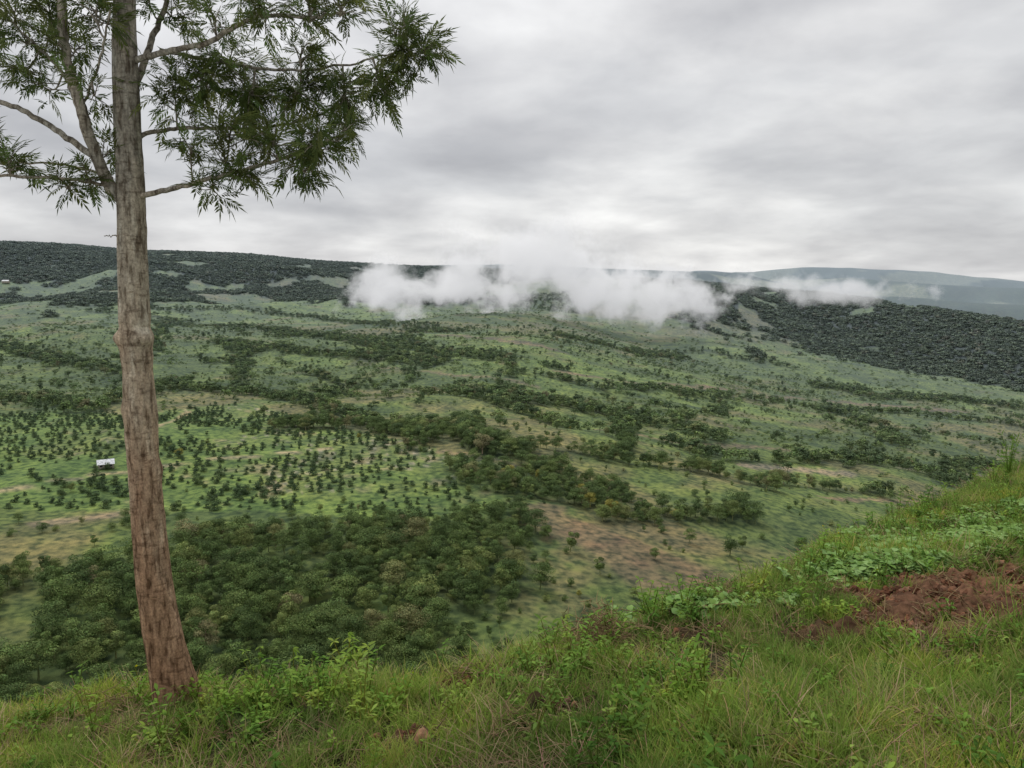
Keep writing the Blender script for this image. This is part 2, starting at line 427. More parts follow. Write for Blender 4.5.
near_c = proto_coll("p_near", [tree_proto("near_tree", M_near, nb, 3200, .019, W=w, flat=f) for w, f, nb in ((.40, 1, 15), (.5, .8, 17), (.30, 1.2, 12), (.55, .7, 18), (.46, 1, 12))]
                    + [tree_proto("near_tree", M_yel, 12, 2600, .022, W=.45)]
                    + [tree_proto("near_shrub", M_near, 9, 2200, .026, W=.6, trunk=False, shrub=True) for _ in range(2)])
far_c = proto_coll("p_far", [tree_proto("far_tree", M_far, 9, 380, .055, W=w, flat=f) for w, f in ((.42, 1), (.55, .8), (.6, .7), (.34, 1.1))]
                   + [tree_proto("shrub", M_shr, 7, 200, .075, W=.6, trunk=False, shrub=True), tree_proto("shrub", M_shr, 6, 200, .075, W=.7, trunk=False, shrub=True, flat=.8)]
                   + [tree_proto("ridge_tree", M_ridge, 9, 160, .10, W=w, trunk=False, shrub=True) for w in (.55, .65)])
orch_c = proto_coll("p_orch", [tree_proto("orchard_tree", M_orch, 10, 700, .05, W=.52, trunk=False, shrub=True) for _ in range(4)])

def cells(rmin, rmax, sp, umax=.95):
    xs = np.arange(-umax*rmax, umax*rmax, sp); ys = np.arange(0, rmax, sp)
    x, y = np.meshgrid(xs, ys); x = x.ravel()+rng.uniform(-.5, .5, x.size)*sp; y = y.ravel()+rng.uniform(-.5, .5, y.size)*sp
    r = np.hypot(x, y); k = (r > rmin) & (r < rmax) & (np.abs(x) < umax*y+40)
    return x[k], y[k]
def rot_z(n, tilt=.08): return np.stack([rng.normal(0, tilt, n), rng.normal(0, tilt, n), rng.uniform(0, 6.28, n)], 1)

tr_mask = lambda x, y: np.min([polydist(x, y, pl)-w for pl, w, _ in tracks], axis=0)
x, y = cells(60, 520, 5.0)
z, r, c, G = terrain(x, y, True); d = forest_density(x, y, r, G)
k = (rng.random(len(x)) < d) & (tr_mask(x, y) > 3); x, y, z, r, d = x[k], y[k], z[k], r[k], d[k]
hgt = np.where(d > .4, rng.uniform(3.5, 10.5, len(x)), rng.uniform(1.2, 5, len(x)))*(.7+.6*fbm(x/40, y/40, 77))*(.5+.5*sstep(80, 150, r))
pk = rng.integers(0, 5, len(x)); pk = np.where(hgt < 3.4, rng.integers(6, 8, len(x)), pk); pk = np.where(rng.random(len(x)) < .004, 5, pk)
wid = rng.uniform(.9, 1.4, len(x))
scatter("valley_woodland", np.stack([x, y, z-.2], 1), near_c, np.stack([hgt*wid, hgt*wid, hgt], 1), rot_z(len(x)), pk)
nn = len(x)
# scrub on the steep drop just beyond the crest
x, y = cells(14, 90, 1.5); z, r, c, G = terrain(x, y, True)
k = (c > 5) & (rng.random(len(x)) < .55); x, y, z, r = x[k], y[k], z[k], r[k]
hgt = rng.uniform(.5, 1.6, len(x))*(.6+.8*fbm(x/9, y/9, 79))*(.5+.8*sstep(15, 70, r)); wid = rng.uniform(.9, 1.7, len(x))
scatter("slope_scrub", np.stack([x, y, z-.1], 1), near_c, np.stack([hgt*wid, hgt*wid, hgt], 1), rot_z(len(x), .15), rng.integers(6, 8, len(x)))
x, y = cells(520, 1500, 6.0)
z, r, c, G = terrain(x, y, True); d = forest_density(x, y, r, G)
k = (rng.random(len(x)) < d) & (tr_mask(x, y) > 2); x, y, z, r, d = x[k], y[k], z[k], r[k], d[k]
big_ = d > .50
solo = rng.random(len(x)) < .10
hgt = np.where(big_ | solo, rng.uniform(3.5, 9.5, len(x)), rng.uniform(1.0, 3.6, len(x))); wid = rng.uniform(1, 1.6, len(x))
pk = np.where(big_ | solo, rng.integers(0, 5, len(x)), np.where(rng.random(len(x)) < .2, rng.integers(0, 4, len(x)), rng.integers(4, 6, len(x))))
gg = G[2][k]; pk = np.where(gg > .06, rng.integers(6, 8, len(x)), pk)
scatter("distant_trees", np.stack([x, y, z-.3], 1), far_c, np.stack([hgt*wid, hgt*wid, hgt], 1), rot_z(len(x)), pk)
n2_ = len(x)
x, y = cells(1500, 3900, 12)
z, r, c, G = terrain(x, y, True); d = forest_density(x, y, r, G)
k = (rng.random(len(x)) < d*.97); x, y, z, r, d = x[k], y[k], z[k], r[k], d[k]
rid = np.maximum(G[2][k]*2, G[0][k]) > .13
big_ = d > .50; rid &= big_
hgt = np.where(rid, rng.uniform(8, 14, len(x)), np.where(big_, rng.uniform(5, 9, len(x)), rng.uniform(1.8, 5, len(x)))); wid = rng.uniform(1.3, 2.1, len(x))
pk = np.where(rid, rng.integers(6, 8, len(x)), np.where(big_, rng.integers(0, 4, len(x)), rng.integers(4, 6, len(x))))
scatter("hillside_forest", np.stack([x, y, z-np.where(rid, 2.5, .3)], 1), far_c, np.stack([hgt*wid, hgt*wid, hgt], 1), rot_z(len(x)), pk)
print("TREES", nn, n2_, len(x))
ux = np.array([math.cos(phi), math.sin(phi)]); vx = np.array([-ux[1], ux[0]])
ii, jj = np.meshgrid(np.arange(-110, 110), np.arange(-110, 110)); oc = orch.mean(0)
p = oc+np.outer(ii.ravel()*7.4, ux)+np.outer(jj.ravel()*6.0, vx)+rng.normal(0, .8, (ii.size, 2))
x, y = p[:, 0], p[:, 1]; k = inpoly(x, y, orch); x, y = x[k], y[k]
z, r, c, G = terrain(x, y, True); fdn = forest_density(x, y, r, G)
gap = fbm(x/38, y/38, 88, 3)
k = (rng.random(len(x)) < .95*sstep(.68, .50, gap)) & (tr_mask(x, y) > 2.2) & (fdn < .5); x, y, z, gap = x[k], y[k], z[k], gap[k]
hgt = rng.uniform(1.4, 4.2, len(x))*(.55+.8*fbm(x/60, y/60, 89)); wid = rng.uniform(1.2, 1.8, len(x))
scatter("orchard_trees", np.stack([x, y, z-.1], 1), orch_c, np.stack([hgt*wid, hgt*wid, hgt], 1), rot_z(len(x)), rng.integers(0, 4, len(x)))
ylw = [site(a, b) for a, b in [(180, 458), (590, 508), (612, 514), (84, 588), (582, 496), (676, 520)]]
sc = np.array([5, 7, 7, 7, 6, 5.])
scatter("flowering_trees", np.array(ylw), near_c, np.stack([sc*1.3, sc*1.3, sc], 1), rot_z(len(sc)), np.full(len(sc), 5))
big = [site(a, b) for a, b in [(515, 585), (730, 556), (742, 550), (570, 552), (285, 556), (450, 470), (625, 522), (645, 520), (505, 493), (530, 497), (550, 495), (662, 512), (890, 500), (540, 590), (600, 575), (655, 560), (690, 545)]]
sc = rng.uniform(5, 10, len(big))
scatter("lone_trees", np.array(big), near_c, np.stack([sc*1.1, sc*1.1, sc], 1), rot_z(len(sc)), rng.integers(0, 5, len(sc)))

# ------------------------------------------------------------------ farmhouse
def simple_mat(name, col, rough=.8, noise=0):
    m, nt, b = new_mat(name); b.inputs['Roughness'].default_value = rough
    if noise:
        g_ = N(nt, 'ShaderNodeNewGeometry'); n = N(nt, 'ShaderNodeTexNoise'); n.inputs['Scale'].default_value = noise; n.inputs['Detail'].default_value = 5
        nt.links.new(g_.outputs['Position'], n.inputs['Vector'])
        c = mixmul(nt, ramp(nt, n.outputs[0], [(.3, (.6, .6, .6)), (.7, (1.3, 1.3, 1.3))]), col); nt.links.new(c, b.inputs['Base Color'])
    else: b.inputs['Base Color'].default_value = (*col, 1)
    return m
def box(name, c, s, mat, parent, verts=None):
    x, y, z = np.array(s)/2
    V = verts if verts is not None else [(-x,-y,-z),(x,-y,-z),(x,y,-z),(-x,y,-z),(-x,-y,z),(x,-y,z),(x,y,z),(-x,y,z)]
    me = bpy.data.meshes.new(name); me.from_pydata([tuple(np.array(v)+np.array(c)) for v in V], [], [(0,3,2,1),(4,5,6,7),(0,1,5,4),(1,2,6,5),(2,3,7,6),(3,0,4,7)])
    me.materials.append(mat); o = bpy.data.objects.new(name, me); scene.collection.objects.link(o); o.parent = parent; return o
def house(name, pos, L, W, Hh, rz):
    e = bpy.data.objects.new(name, None); scene.collection.objects.link(e); e.location = pos; e.rotation_euler = (0, 0, rz)
    wm = simple_mat(name+"_walls", (.40, .36, .30), noise=.8); rm = simple_mat(name+"_roof_sheet", (.80, .82, .85), .4, noise=1.2); dm_ = simple_mat(name+"_dark", (.04, .04, .05))
    box("walls", (0, 0, Hh/2), (L, W, Hh), wm, e)
    for s in (-1, 1):
        y0, y1 = s*(W/2+.5), 0
        h0, h1 = Hh+.02, Hh+W*.36
        V = [(-L/2-.4, y0, h0), (L/2+.4, y0, h0), (L/2+.4, y1, h1), (-L/2-.4, y1, h1)]
        V = V+[(a, b_, c_+.1) for a, b_, c_ in V]
        box("roof_slope", (0, 0, 0), (1, 1, 1), rm, e, V)
    for gx in (-1, 1):
        me = bpy.data.meshes.new("gable"); xx = gx*L/2; me.from_pydata([(xx, -W/2, Hh), (xx, W/2, Hh), (xx, 0, Hh+W*.35)], [], [(0, 1, 2)]); me.materials.append(wm)
        o = bpy.data.objects.new("gable", me); scene.collection.objects.link(o); o.parent = e
    box("door", (0, -W/2-.02, 1.0), (.9, .06, 2.0), dm_, e)
    for wx in (-L*.3, L*.3): box("window", (wx, -W/2-.02, 1.5), (1.2, .06, .9), dm_, e)
s = site(106, 468); house("farmhouse", (s[0], s[1], s[2]), 7.0, 5.5, 2.2, .5)
s = site(6, 283); house("distant_farmhouse", (s[0], s[1], s[2]), 20, 10, 6, .1)

# ------------------------------------------------------------------ foreground tree
D0 = 5.4
KS = D0/6.0
tk = [(184,730,27),(178,700,24),(174,680,22),(166,645,19.5),(158,600,18),(153,560,17),(147,500,16),(143,455,15),(141,415,15.5),(138,370,13.5),(136,338,15.5),(134,300,14),(132,250,13.5),(131,200,13.5),(129,150,12.5),(127,100,12),(125,50,11),(124,0,10),(122,-120,9),(126,-260,7),(135,-400,4)]
tp = np.array([P(a, b, D0) for a, b, _ in tk]); tr = np.array([w/F*D0*1.0 for _, _, w in tk])
nT = 440
tpt = catmull(tp, nT); trr = np.interp(np.linspace(0, len(tk)-1, nT), np.arange(len(tk)), tr)
zk = P(136, 338, D0)[2]; zk2 = P(150, 408, D0)[2]; zk3 = P(128, 470, D0)[2]; zk4 = P(130, 230, D0)[2]
zb = P(176, 705, D0)[2]
def trunkfn(i, a, rr):
    z = tpt[i][2]
    n = vnoise(np.cos(a)*2+np.sin(a)*1.3+7, np.full(a.shape, z*2.2), 3)-.5
    n_ = vnoise(np.cos(a)*6+9, np.sin(a)*6+z*3.0, 4)-.5
    f = 1+.13*n+.09*n_+.06*(vnoise(np.cos(a)*13+30, np.sin(a)*13+z*14, 6)-.5)
    f += .26*np.exp(-((z-zk)/.05)**2)*(.7+.5*np.cos(a*3+1))+.05*np.exp(-((z-zk+.13)/.03)**2)-.09*np.exp(-((z-zk-.07)/.03)**2)
    f += .20*np.exp(-((z-zk2)/.05)**2)*np.maximum(0, np.cos(a-.4))
    f += .15*np.exp(-((z-zk3)/.06)**2)*np.maximum(0, np.cos(a-2.6))
    f += .12*np.exp(-((z-zk4)/.04)**2)*np.maximum(0, np.cos(a-1.4))
    f += .20*np.exp(-(z-zb+.1)/.12)*(.5+.5*np.cos(a*5+.7))*(z < zb+.6)
    return rr*np.minimum(f, 1.4)
bark = MB(); tube(bark, tpt, trr, 40, (1, 1, 1), fn=trunkfn)
nodes = []
def limb(pts, r0, r1, dep=None, seg=8, reg=True, mbk=None):
    pts = np.array(pts, float)
    q = catmull(pts, max(6, len(pts)*6)); n = len(q)
    q[1:-1] += rng.normal(0, .004, (n-2, 3))
    tube(mbk or bark, q, np.linspace(r0, r1, n)*KS, seg)
    if reg: nodes.extend(list(q[n//4:]))
    return q
def LP(l): return [P(a, b, D0+d) for a, b, d in l]
limb(LP([(128,205,0),(112,188,-.02),(98,160,-.05),(84,120,-.1),(72,80,-.12),(64,40,-.15),(62,0,-.18),(56,-80,-.2)]), .048, .026, seg=12)
limb(LP([(98,160,-.05),(70,140,.1),(40,120,.2),(0,102,.3),(-60,90,.4)]), .026, .016)
limb(LP([(118,188,0),(90,182,-.1),(50,178,-.3),(0,176,-.4),(-50,180,-.5)]), .014, .008)
limb(LP([(112,178,0),(80,168,.2),(40,163,.4),(-20,165,.6)]), .011, .006)
limb(LP([(134,197,0),(165,190,-.1),(205,180,-.2),(250,168,-.3),(300,152,-.3),(330,140,-.3)]), .022, .008)
limb(LP([(134,138,0),(165,130,.15),(200,128,.3),(260,128,.45),(310,118,.5),(350,100,.5)]), .018, .007)
limb(LP([(130,62,0),(165,52,-.15),(205,44,-.3),(235,26,-.4),(262,16,-.5),(310,18,-.6),(345,12,-.6)]), .024, .009)
limb(LP([(132,100,0),(145,60,.2),(156,30,.4),(168,0,.5),(190,-60,.7)]), .028, .016)
limb(LP([(160,50,.35),(210,60,.4),(280,70,.4),(340,66,.3),(395,52,.2)]), .016, .006)
limb(LP([(76,100,-.1),(60,70,.2),(30,40,.4),(0,10,.6)]), .014, .008)
limb(LP([(80,115,0),(100,60,-.3),(110,10,-.5)]), .010, .006)
limb(LP([(124,10,0),(80,-40,-.2),(20,-80,-.4),(-60,-100,-.5)]), .024, .010)
limb(LP([(123,-80,0),(180,-130,.2),(260,-170,.4),(330,-190,.5)]), .022, .010)
limb(LP([(123,-120,0),(110,-220,-.6),(60,-300,-1.1)]), .022, .008)
limb(LP([(123,-60,0),(150,-120,-.6),(200,-160,-1.2)]), .02, .008)
limb(LP([(123,-100,0),(100,-160,.7),(80,-200,1.3)]), .02, .008)
limb(LP([(126,238,0),(116,236,-.05),(104,236,-.1)]), .006, .003, reg=False)
def frond():
    V = []; 
    L = .17; npair = 6
    for i in range(npair):
        x0 = L*(.18+.80*i/npair)
        for s in (-1, 1):
            a = math.radians(rng.uniform(32, 50)); ll = .066*(1-.35*abs(i/npair-.4))*rng.uniform(.85, 1.15); w = .0080
            dx, dy = math.cos(a)*ll, s*math.sin(a)*ll; px_, py_ = -s*math.sin(a)*w, math.cos(a)*w
            dz = -rng.uniform(0, .02)
            V += [(x0, 0, 0), (x0+dx*.45+px_, dy*.45+py_, dz*.3), (x0+dx, dy, dz), (x0+dx*.45-px_, dy*.45-py_, dz*.3)]
    V += [(L*.9, 0, 0), (L*1.15, .007, 0), (L*1.5, 0, -.01), (L*1.15, -.007, 0)]
    V += [(0, .0012, 0), (L, .001, 0), (L, -.001, 0), (0, -.0012, 0)]
    V = np.array(V); V[:, 2] -= .9*V[:, 0]**2
    return V
fronds = [frond() for _ in range(8)]
leaf = MB()
def put_frond(p, d, s):
    d = d/np.linalg.norm(d); w = np.cross(d, [0, 0, 1.]); w /= np.linalg.norm(w)+1e-6; n = np.cross(w, d)
    a = rng.uniform(-.9, .9); w2 = w*math.cos(a)+n*math.sin(a); n2 = np.cross(w2, d); n2 = n2 if n2[2] > 0 else -n2
    V = fronds[rng.integers(8)]*s*KS; W = p+V[:, :1]*d+V[:, 1:2]*w2+V[:, 2:]*n2
    t = rng.uniform(.65, 1.4); leaf.add(W, np.arange(len(W)).reshape(-1, 4), (t*rng.uniform(.9, 1.25), t, t*rng.uniform(.8, 1.1)))
def cluster(cx, cy, rx, ry, n, dz=0, ds=.35):
    n = int(n*1.35+1)
    c = P(cx, cy, D0+dz); sx = rx/F*D0; sz = ry/F*D0
    nd = np.array(nodes); cost = np.linalg.norm(nd-c, axis=1); i = np.argmin(cost)
    root = nd[i]; mid = (root+c)/2+np.array([0, 0, -.04]); q = catmull([root, mid, c], 10)
    tube(bark, q, np.linspace(.008, .004, 10), 5)
    local = list(q[3:])
    for k in range(n):
        d = randunit(1)[0]*rng.uniform(.35, 1.1)
        t = c+d*np.array([sx, ds, sz])
        L = np.array(local); j = np.argmin(np.linalg.norm(L-t, axis=1)+rng.uniform(0, .12, len(L))); r0 = L[j]
        out = t-r0; m_ = r0+out*.5+np.array([0, 0, rng.uniform(-.01, .05)])
        tw = catmull([r0, m_, t], 8); tube(bark, tw, np.linspace(.0045, .0018, 8), 4)
        nf_ = int(np.clip(np.linalg.norm(out)/.034, 4, 13))
        for a_ in np.linspace(.3, 1, nf_):
            p = tw[min(7, int(a_*7))]+rng.normal(0, .006, 3)
            put_frond(p, out/np.linalg.norm(out)*.8+randunit(1)[0]*.85+np.array([0, 0, .05]), rng.uniform(.5, .95))
for cl in [
 (175,95,25,35,14,.2),(205,85,32,32,18,.3),(250,95,36,30,22,.35),(300,95,36,32,24,.4),(345,95,28,34,20,.3),(385,88,24,30,16,.25),(405,58,26,24,15,.2),(430,48,20,16,12,.2),(402,26,18,14,9,.2),
 (230,60,34,18,10,.4),(300,55,34,18,9,.35),(230,135,34,20,14,-.1),(275,145,32,18,16,-.3),(318,145,28,24,16,-.3),(305,172,24,16,10,-.3),(345,130,20,18,9,.1),(240,172,30,12,9,-.2),(213,188,12,10,5,-.2),(190,150,18,14,6,-.1),
 (265,10,26,14,9,-.5),(310,12,28,14,10,-.6),(340,6,20,10,7,-.6),(215,20,22,16,6,-.3),(185,15,18,16,6,.5),(150,5,20,14,5,.3),
 (15,10,28,18,12,.5),(50,15,30,22,14,.2),(95,12,24,20,12,-.3),(25,40,28,16,9,.4),(75,50,26,22,10,0),(20,72,26,14,7,.3),(50,90,20,12,4,.2),(95,95,12,24,5,-.2),(88,178,16,16,9,-.1),(70,190,12,10,5,-.2),(8,160,12,12,7,-.4),(-20,140,30,30,9,.3),(-40,40,40,40,16,.5),(110,150,8,18,3,0),
 (60,-50,60,30,20,0),(160,-40,50,30,18,.4),(240,-60,50,30,14,.4),(-40,-80,50,30,14,-.4),(300,-170,60,40,20,.4),(200,-160,50,40,18,-.8),(60,-280,60,50,20,-.9),(130,-380,60,50,24,0),(80,-180,50,40,16,1.1),(180,-250,60,50,20,.2)]:
    cluster(*cl)
tree = bpy.data.objects.new("silky_oak_tree", None); scene.collection.objects.link(tree); 
bm_ = bark.mesh("trunk_and_limbs"); bo = bpy.data.objects.new("trunk_and_limbs", bm_); scene.collection.objects.link(bo); bo.parent = tree
lm_ = leaf.mesh("leaves", False); lo = bpy.data.objects.new("leaves", lm_); scene.collection.objects.link(lo); lo.parent = tree
lm_.materials.append(foliage_mat("silky_oak_leaf", [(0, (.110, .152, .052)), (1, (.110, .152, .052))], .38, haze=False))
m, nt, b = new_mat("bark")
geo = N(nt, 'ShaderNodeNewGeometry')
def nzv(sc_, det=5, rough=.6):
    mp = N(nt, 'ShaderNodeMapping'); mp.inputs['Scale'].default_value = sc_; nt.links.new(geo.outputs['Position'], mp.inputs[0])
    n = N(nt, 'ShaderNodeTexNoise'); n.inputs['Scale'].default_value = 1; n.inputs['Detail'].default_value = det; n.inputs['Roughness'].default_value = rough; nt.links.new(mp.outputs[0], n.inputs['Vector']); return n.outputs[0]
sp = N(nt, 'ShaderNodeSeparateXYZ'); nt.links.new(geo.outputs['Position'], sp.inputs[0])
mr = N(nt, 'ShaderNodeMapRange'); mr.inputs[1].default_value = -3.1; mr.inputs[2].default_value = 1.0; nt.links.new(sp.outputs['Z'], mr.inputs[0])
ad = N(nt, 'ShaderNodeMath', operation='ADD'); nt.links.new(mr.outputs[0], ad.inputs[0])
sb = N(nt, 'ShaderNodeMath', operation='MULTIPLY_ADD'); nt.links.new(nzv((6, 6, 1.8)), sb.inputs[0]); sb.inputs[1].default_value = .7; sb.inputs[2].default_value = -.35
nt.links.new(sb.outputs[0], ad.inputs[1])
c = ramp(nt, ad.outputs[0], [(0, (.34, .20, .12)), (.3, (.36, .23, .145)), (.5, (.40, .30, .205)), (.72, (.39, .335, .25)), (1, (.27, .245, .195))])
c = mixmul(nt, c, ramp(nt, nzv((30, 30, 7), 6), [(.36, (.38, .34, .31)), (.48, (.95, .95, .95)), (.7, (1.45, 1.45, 1.45))]))
c = mixmul(nt, c, ramp(nt, nzv((9, 9, 34), 4), [(.36, (.6, .57, .55)), (.45, (1, 1, 1)), (1, (1.1, 1.1, 1.1))]))
c = mixmul(nt, c, ramp(nt, nzv((12, 12, 3.5), 5), [(.54, (1, 1, 1)), (.64, (1.35, 1.4, 1.45))]))
c = mixmul(nt, c, ramp(nt, nzv((70, 70, 60), 4), [(.3, (.65, .65, .65)), (.7, (1.35, 1.35, 1.35))]))
nt.links.new(c, b.inputs['Base Color'])
bp = N(nt, 'ShaderNodeBump'); bp.inputs['Strength'].default_value = 1; bp.inputs['Distance'].default_value = .018
nt.links.new(nzv((38, 38, 12), 7), bp.inputs['Height']); nt.links.new(bp.outputs[0], b.inputs['Normal']); b.inputs['Roughness'].default_value = .95
bm_.materials.append(m)

# ------------------------------------------------------------------ foreground grass & herbs
def blade(mb, base, L, w, az, lean, curl, col, nseg=4):
    t = np.linspace(0, 1, nseg+1); dirv = np.array([math.cos(az), math.sin(az), 0]); side = np.array([-dirv[1], dirv[0], 0])
    ang_ = lean+curl*t; ds_ = L/nseg
    hx = np.concatenate([[0], np.cumsum(np.sin(ang_[:-1])*ds_)]); hz = np.concatenate([[0], np.cumsum(np.cos(ang_[:-1])*ds_)])
    cen = base+np.outer(hx, dirv)+np.outer(hz, [0, 0, 1]); ww = w*(1-t**1.6)*.5+.0004
    V = np.empty((2*(nseg+1), 3)); V[0::2] = cen-ww[:, None]*side; V[1::2] = cen+ww[:, None]*side
    i = np.arange(nseg)*2; Fq = np.stack([i, i+1, i+3, i+2], -1)
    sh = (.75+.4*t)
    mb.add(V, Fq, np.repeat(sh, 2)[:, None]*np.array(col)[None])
M_grass = foliage_mat("grass_blades", [(0, (.19, .31, .055)), (.4, (.25, .38, .070)), (.75, (.32, .43, .092)), (1, (.40, .42, .16))], .42, .5, .3, haze=False, noise_s=1.1)
M_herb = foliage_mat("herb_leaves", [(0, (.135, .26, .052)), (.5, (.20, .355, .07)), (1, (.30, .42, .10))], .38, .5, .3, haze=False, noise_s=1.3)
M_pale = foliage_mat("broad_leaf_crop", [(0, (.24, .40, .12)), (1, (.33, .48, .18))], .3, .5, .3, haze=False)
M_dry = foliage_mat("dry_stems", [(0, (.30, .22, .125)), (1, (.44, .34, .20))], .1, .8, .1, haze=False)
M_soil = foliage_mat("soil_clod", [(0, (.11, .052, .032)), (.6, (.19, .093, .055)), (1, (.27, .155, .10))], 0, 1, .05, haze=False, noise_s=20)
def tuft(name, n, R_, Lr, w, mat, leanr=(.05, .8), curlr=(.2, 1.3), dry=.10):
    mb = MB()
    for _ in range(n):
        a = rng.uniform(0, 6.28); rr = R_*math.sqrt(rng.random()); t = rng.uniform(.7, 1.25)
        col = (t, t, t) if rng.random() > dry else (1.6*t, 1.0*t, 1.6*t)
        blade(mb, np.array([math.cos(a)*rr, math.sin(a)*rr, -.02]), rng.uniform(*Lr), w*rng.uniform(.6, 1.3), rng.uniform(0, 6.28), rng.uniform(*leanr), rng.uniform(*curlr), col)
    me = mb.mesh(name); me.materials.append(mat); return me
def ovate(mb, base, d, up, L, W, col):
    d = d/np.linalg.norm(d); s_ = np.cross(d, up); s_ /= np.linalg.norm(s_)+1e-6; n = np.cross(s_, d)
    prof = [(0, 0), (.25, .75), (.5, 1), (.78, .62), (1, 0.02)]
    V = []
    for t, w in prof:
        c_ = base+d*L*t-n*L*.25*t*t
        V += [c_-s_*W*w*.5+n*W*.12*w, c_, c_+s_*W*w*.5+n*W*.12*w]
    Fq = []
    for i in range(4):
        Fq += [(3*i, 3*i+1, 3*i+4, 3*i+3), (3*i+1, 3*i+2, 3*i+5, 3*i+4)]
    mb.add(V, Fq, col)
def herb(name, mat, Hh, nst, nl, L, W, spread, extra=None):
    mb = MB()
    for s in range(nst):
        a = rng.uniform(0, 6.28); top = np.array([math.cos(a)*spread*rng.random(), math.sin(a)*spread*rng.random(), Hh*rng.uniform(.6, 1)])
        q = catmull([[0, 0, -.02], top*np.array([.35, .35, .5]), top], 6); tube(mb, q, np.linspace(.004, .0018, 6), 4, (1.1, .8, .8))
        for k in range(nl):
            t = rng.uniform(.15, 1); p = q[min(5, int(t*5.99))]; aa = rng.uniform(0, 6.28); el = rng.uniform(-.25, .7)
            d = np.array([math.cos(aa)*math.cos(el), math.sin(aa)*math.cos(el), math.sin(el)]); tn = rng.uniform(.7, 1.3)
            ovate(mb, p, d, np.array([0, 0, 1.]), L*rng.uniform(.6, 1.15), W*rng.uniform(.7, 1.15), (tn, tn, tn*rng.uniform(.8, 1.1)))
        if extra and s < 3: 
            leafquads(mb, np.repeat((top+rng.normal(0, .004, 3))[None], 3, 0), .007, np.tile(np.array(extra)[None], (3, 1)), .9)
    me = mb.mesh(name); me.materials.append(mat); return me
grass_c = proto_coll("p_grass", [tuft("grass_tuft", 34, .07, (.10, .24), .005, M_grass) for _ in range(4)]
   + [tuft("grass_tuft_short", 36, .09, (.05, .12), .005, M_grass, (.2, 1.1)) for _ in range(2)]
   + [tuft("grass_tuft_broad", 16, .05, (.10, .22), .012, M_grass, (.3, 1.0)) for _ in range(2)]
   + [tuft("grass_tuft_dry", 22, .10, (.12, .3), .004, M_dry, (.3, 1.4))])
herb_c = proto_coll("p_herb", [herb("herb", M_herb, .12, 5, 9, .036, .018, .10), herb("herb", M_herb, .18, 5, 11, .042, .016, .13), herb("herb", M_herb, .08, 6, 8, .030, .024, .12),
   herb("flowering_herb", M_herb, .22, 5, 9, .04, .014, .12, (2.8, 1.7, .3)), herb("creeper", M_pale, .09, 7, 8, .05, .042, .17), herb("creeper", M_pale, .13, 7, 8, .06, .046, .16),
   herb("tall_weed", M_herb, .34, 3, 16, .055, .018, .10)])
def fgpts(n, ymin, ymax, umax=.9, pw=1.0, cmax=1.0):
    t = rng.random(n); yy = (ymin**pw+(ymax**pw-ymin**pw)*t)**(1/pw); u = rng.uniform(-umax, umax, n); xx = u*yy
    c_ = crest_c(xx, yy); k = c_ < cmax; return xx[k], yy[k], c_[k]
def gz(x, y): return terrain(x, y)
x, y, c_ = fgpts(44000, 1.6, 17, pw=1.3, cmax=1.6)
dmk = dirtmask(x, y); bare = sstep(.60, .68, fbm(x/.45, y/.45, 97, 3)); k = rng.random(len(x)) > np.maximum(dmk*.95, bare*.8); x, y, c_, = x[k], y[k], c_[k]
sel = fbm(x/.9, y/.9, 91, 3); sc = rng.uniform(.6, 1.3, len(x))*(.45+1.0*fbm(x/1.3, y/1.3, 92, 3))*(1+.25*sstep(8, 14, y))
pk = np.where(sel > .52, rng.choice([4, 5, 4, 5, 2, 6], len(x)), rng.choice([0, 1, 2, 3, 6, 7], len(x))); pk = np.where((rng.random(len(x)) < .035+.18*sstep(.50, .64, fbm(x/.7, y/.7, 93))), 8, pk)
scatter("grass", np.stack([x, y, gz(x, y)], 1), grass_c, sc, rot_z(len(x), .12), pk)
print("GRASS", len(x))
x, y, c_ = fgpts(15000, 1.8, 17, pw=1.4, cmax=1.6)
dmk = dirtmask(x, y); hn = fbm(x/.8+9, y/.8, 95, 3)
k = (dmk < .35) & (rng.random(len(x)) < sstep(.42, .6, hn)*.9+.10+.3*sstep(2, 5, x)); x, y, c_ = x[k], y[k], c_[k]
pk = rng.choice([0, 1, 2, 0, 1, 2, 1], len(x)); q_ = rng.random(len(x)); pk = np.where(q_ < .03, 3, np.where(q_ < .07+.08*(c_ > -.6), 6, pk)); sc = rng.uniform(.6, 1.4, len(x))
scatter("wild_herbs", np.stack([x, y, gz(x, y)], 1), herb_c, sc, rot_z(len(x), .15), pk)
pts = []
for (a1, b1), a, b_, n in (((890, 572), .6, .5, 150), ((955, 548), .8, .6, 170), ((700, 612), .7, .3, 16), ((850, 545), .6, .5, 35), ((1000, 520), .9, .8, 70)):
    s_ = site(a1, b1, 1.5); g_ = rng.normal(0, .5, (n, 2)); pts.append(np.stack([s_[0]+g_[:, 0]*a, s_[1]+g_[:, 1]*b_], 1))
pts = np.vstack(pts); pts = pts[(dirtmask(pts[:, 0], pts[:, 1]) < .5)]; x, y = pts.T
scatter("bean_crop", np.stack([x, y, gz(x, y)], 1), herb_c, rng.uniform(.8, 1.5, len(x)), rot_z(len(x), .15), rng.integers(4, 6, len(x)))
def clod(name):
    import bmesh
    bm = bmesh.new(); bmesh.ops.create_icosphere(bm, subdivisions=2, radius=1); s0 = rng.uniform(0, 50)
    for v in bm.verts:
        c0 = v.co; v.co = c0*(1+.9*(float(vnoise(c0.x*1.4+s0, c0.y*1.4+c0.z*1.7+s0, 5))-.5)); v.co.z *= .7
    me = bpy.data.meshes.new(name); bm.to_mesh(me); bm.free(); me.materials.append(M_soil); add_col(me, np.ones((len(me.vertices), 3))); return me
clod_c = proto_coll("p_clod", [clod("clod") for _ in range(4)])
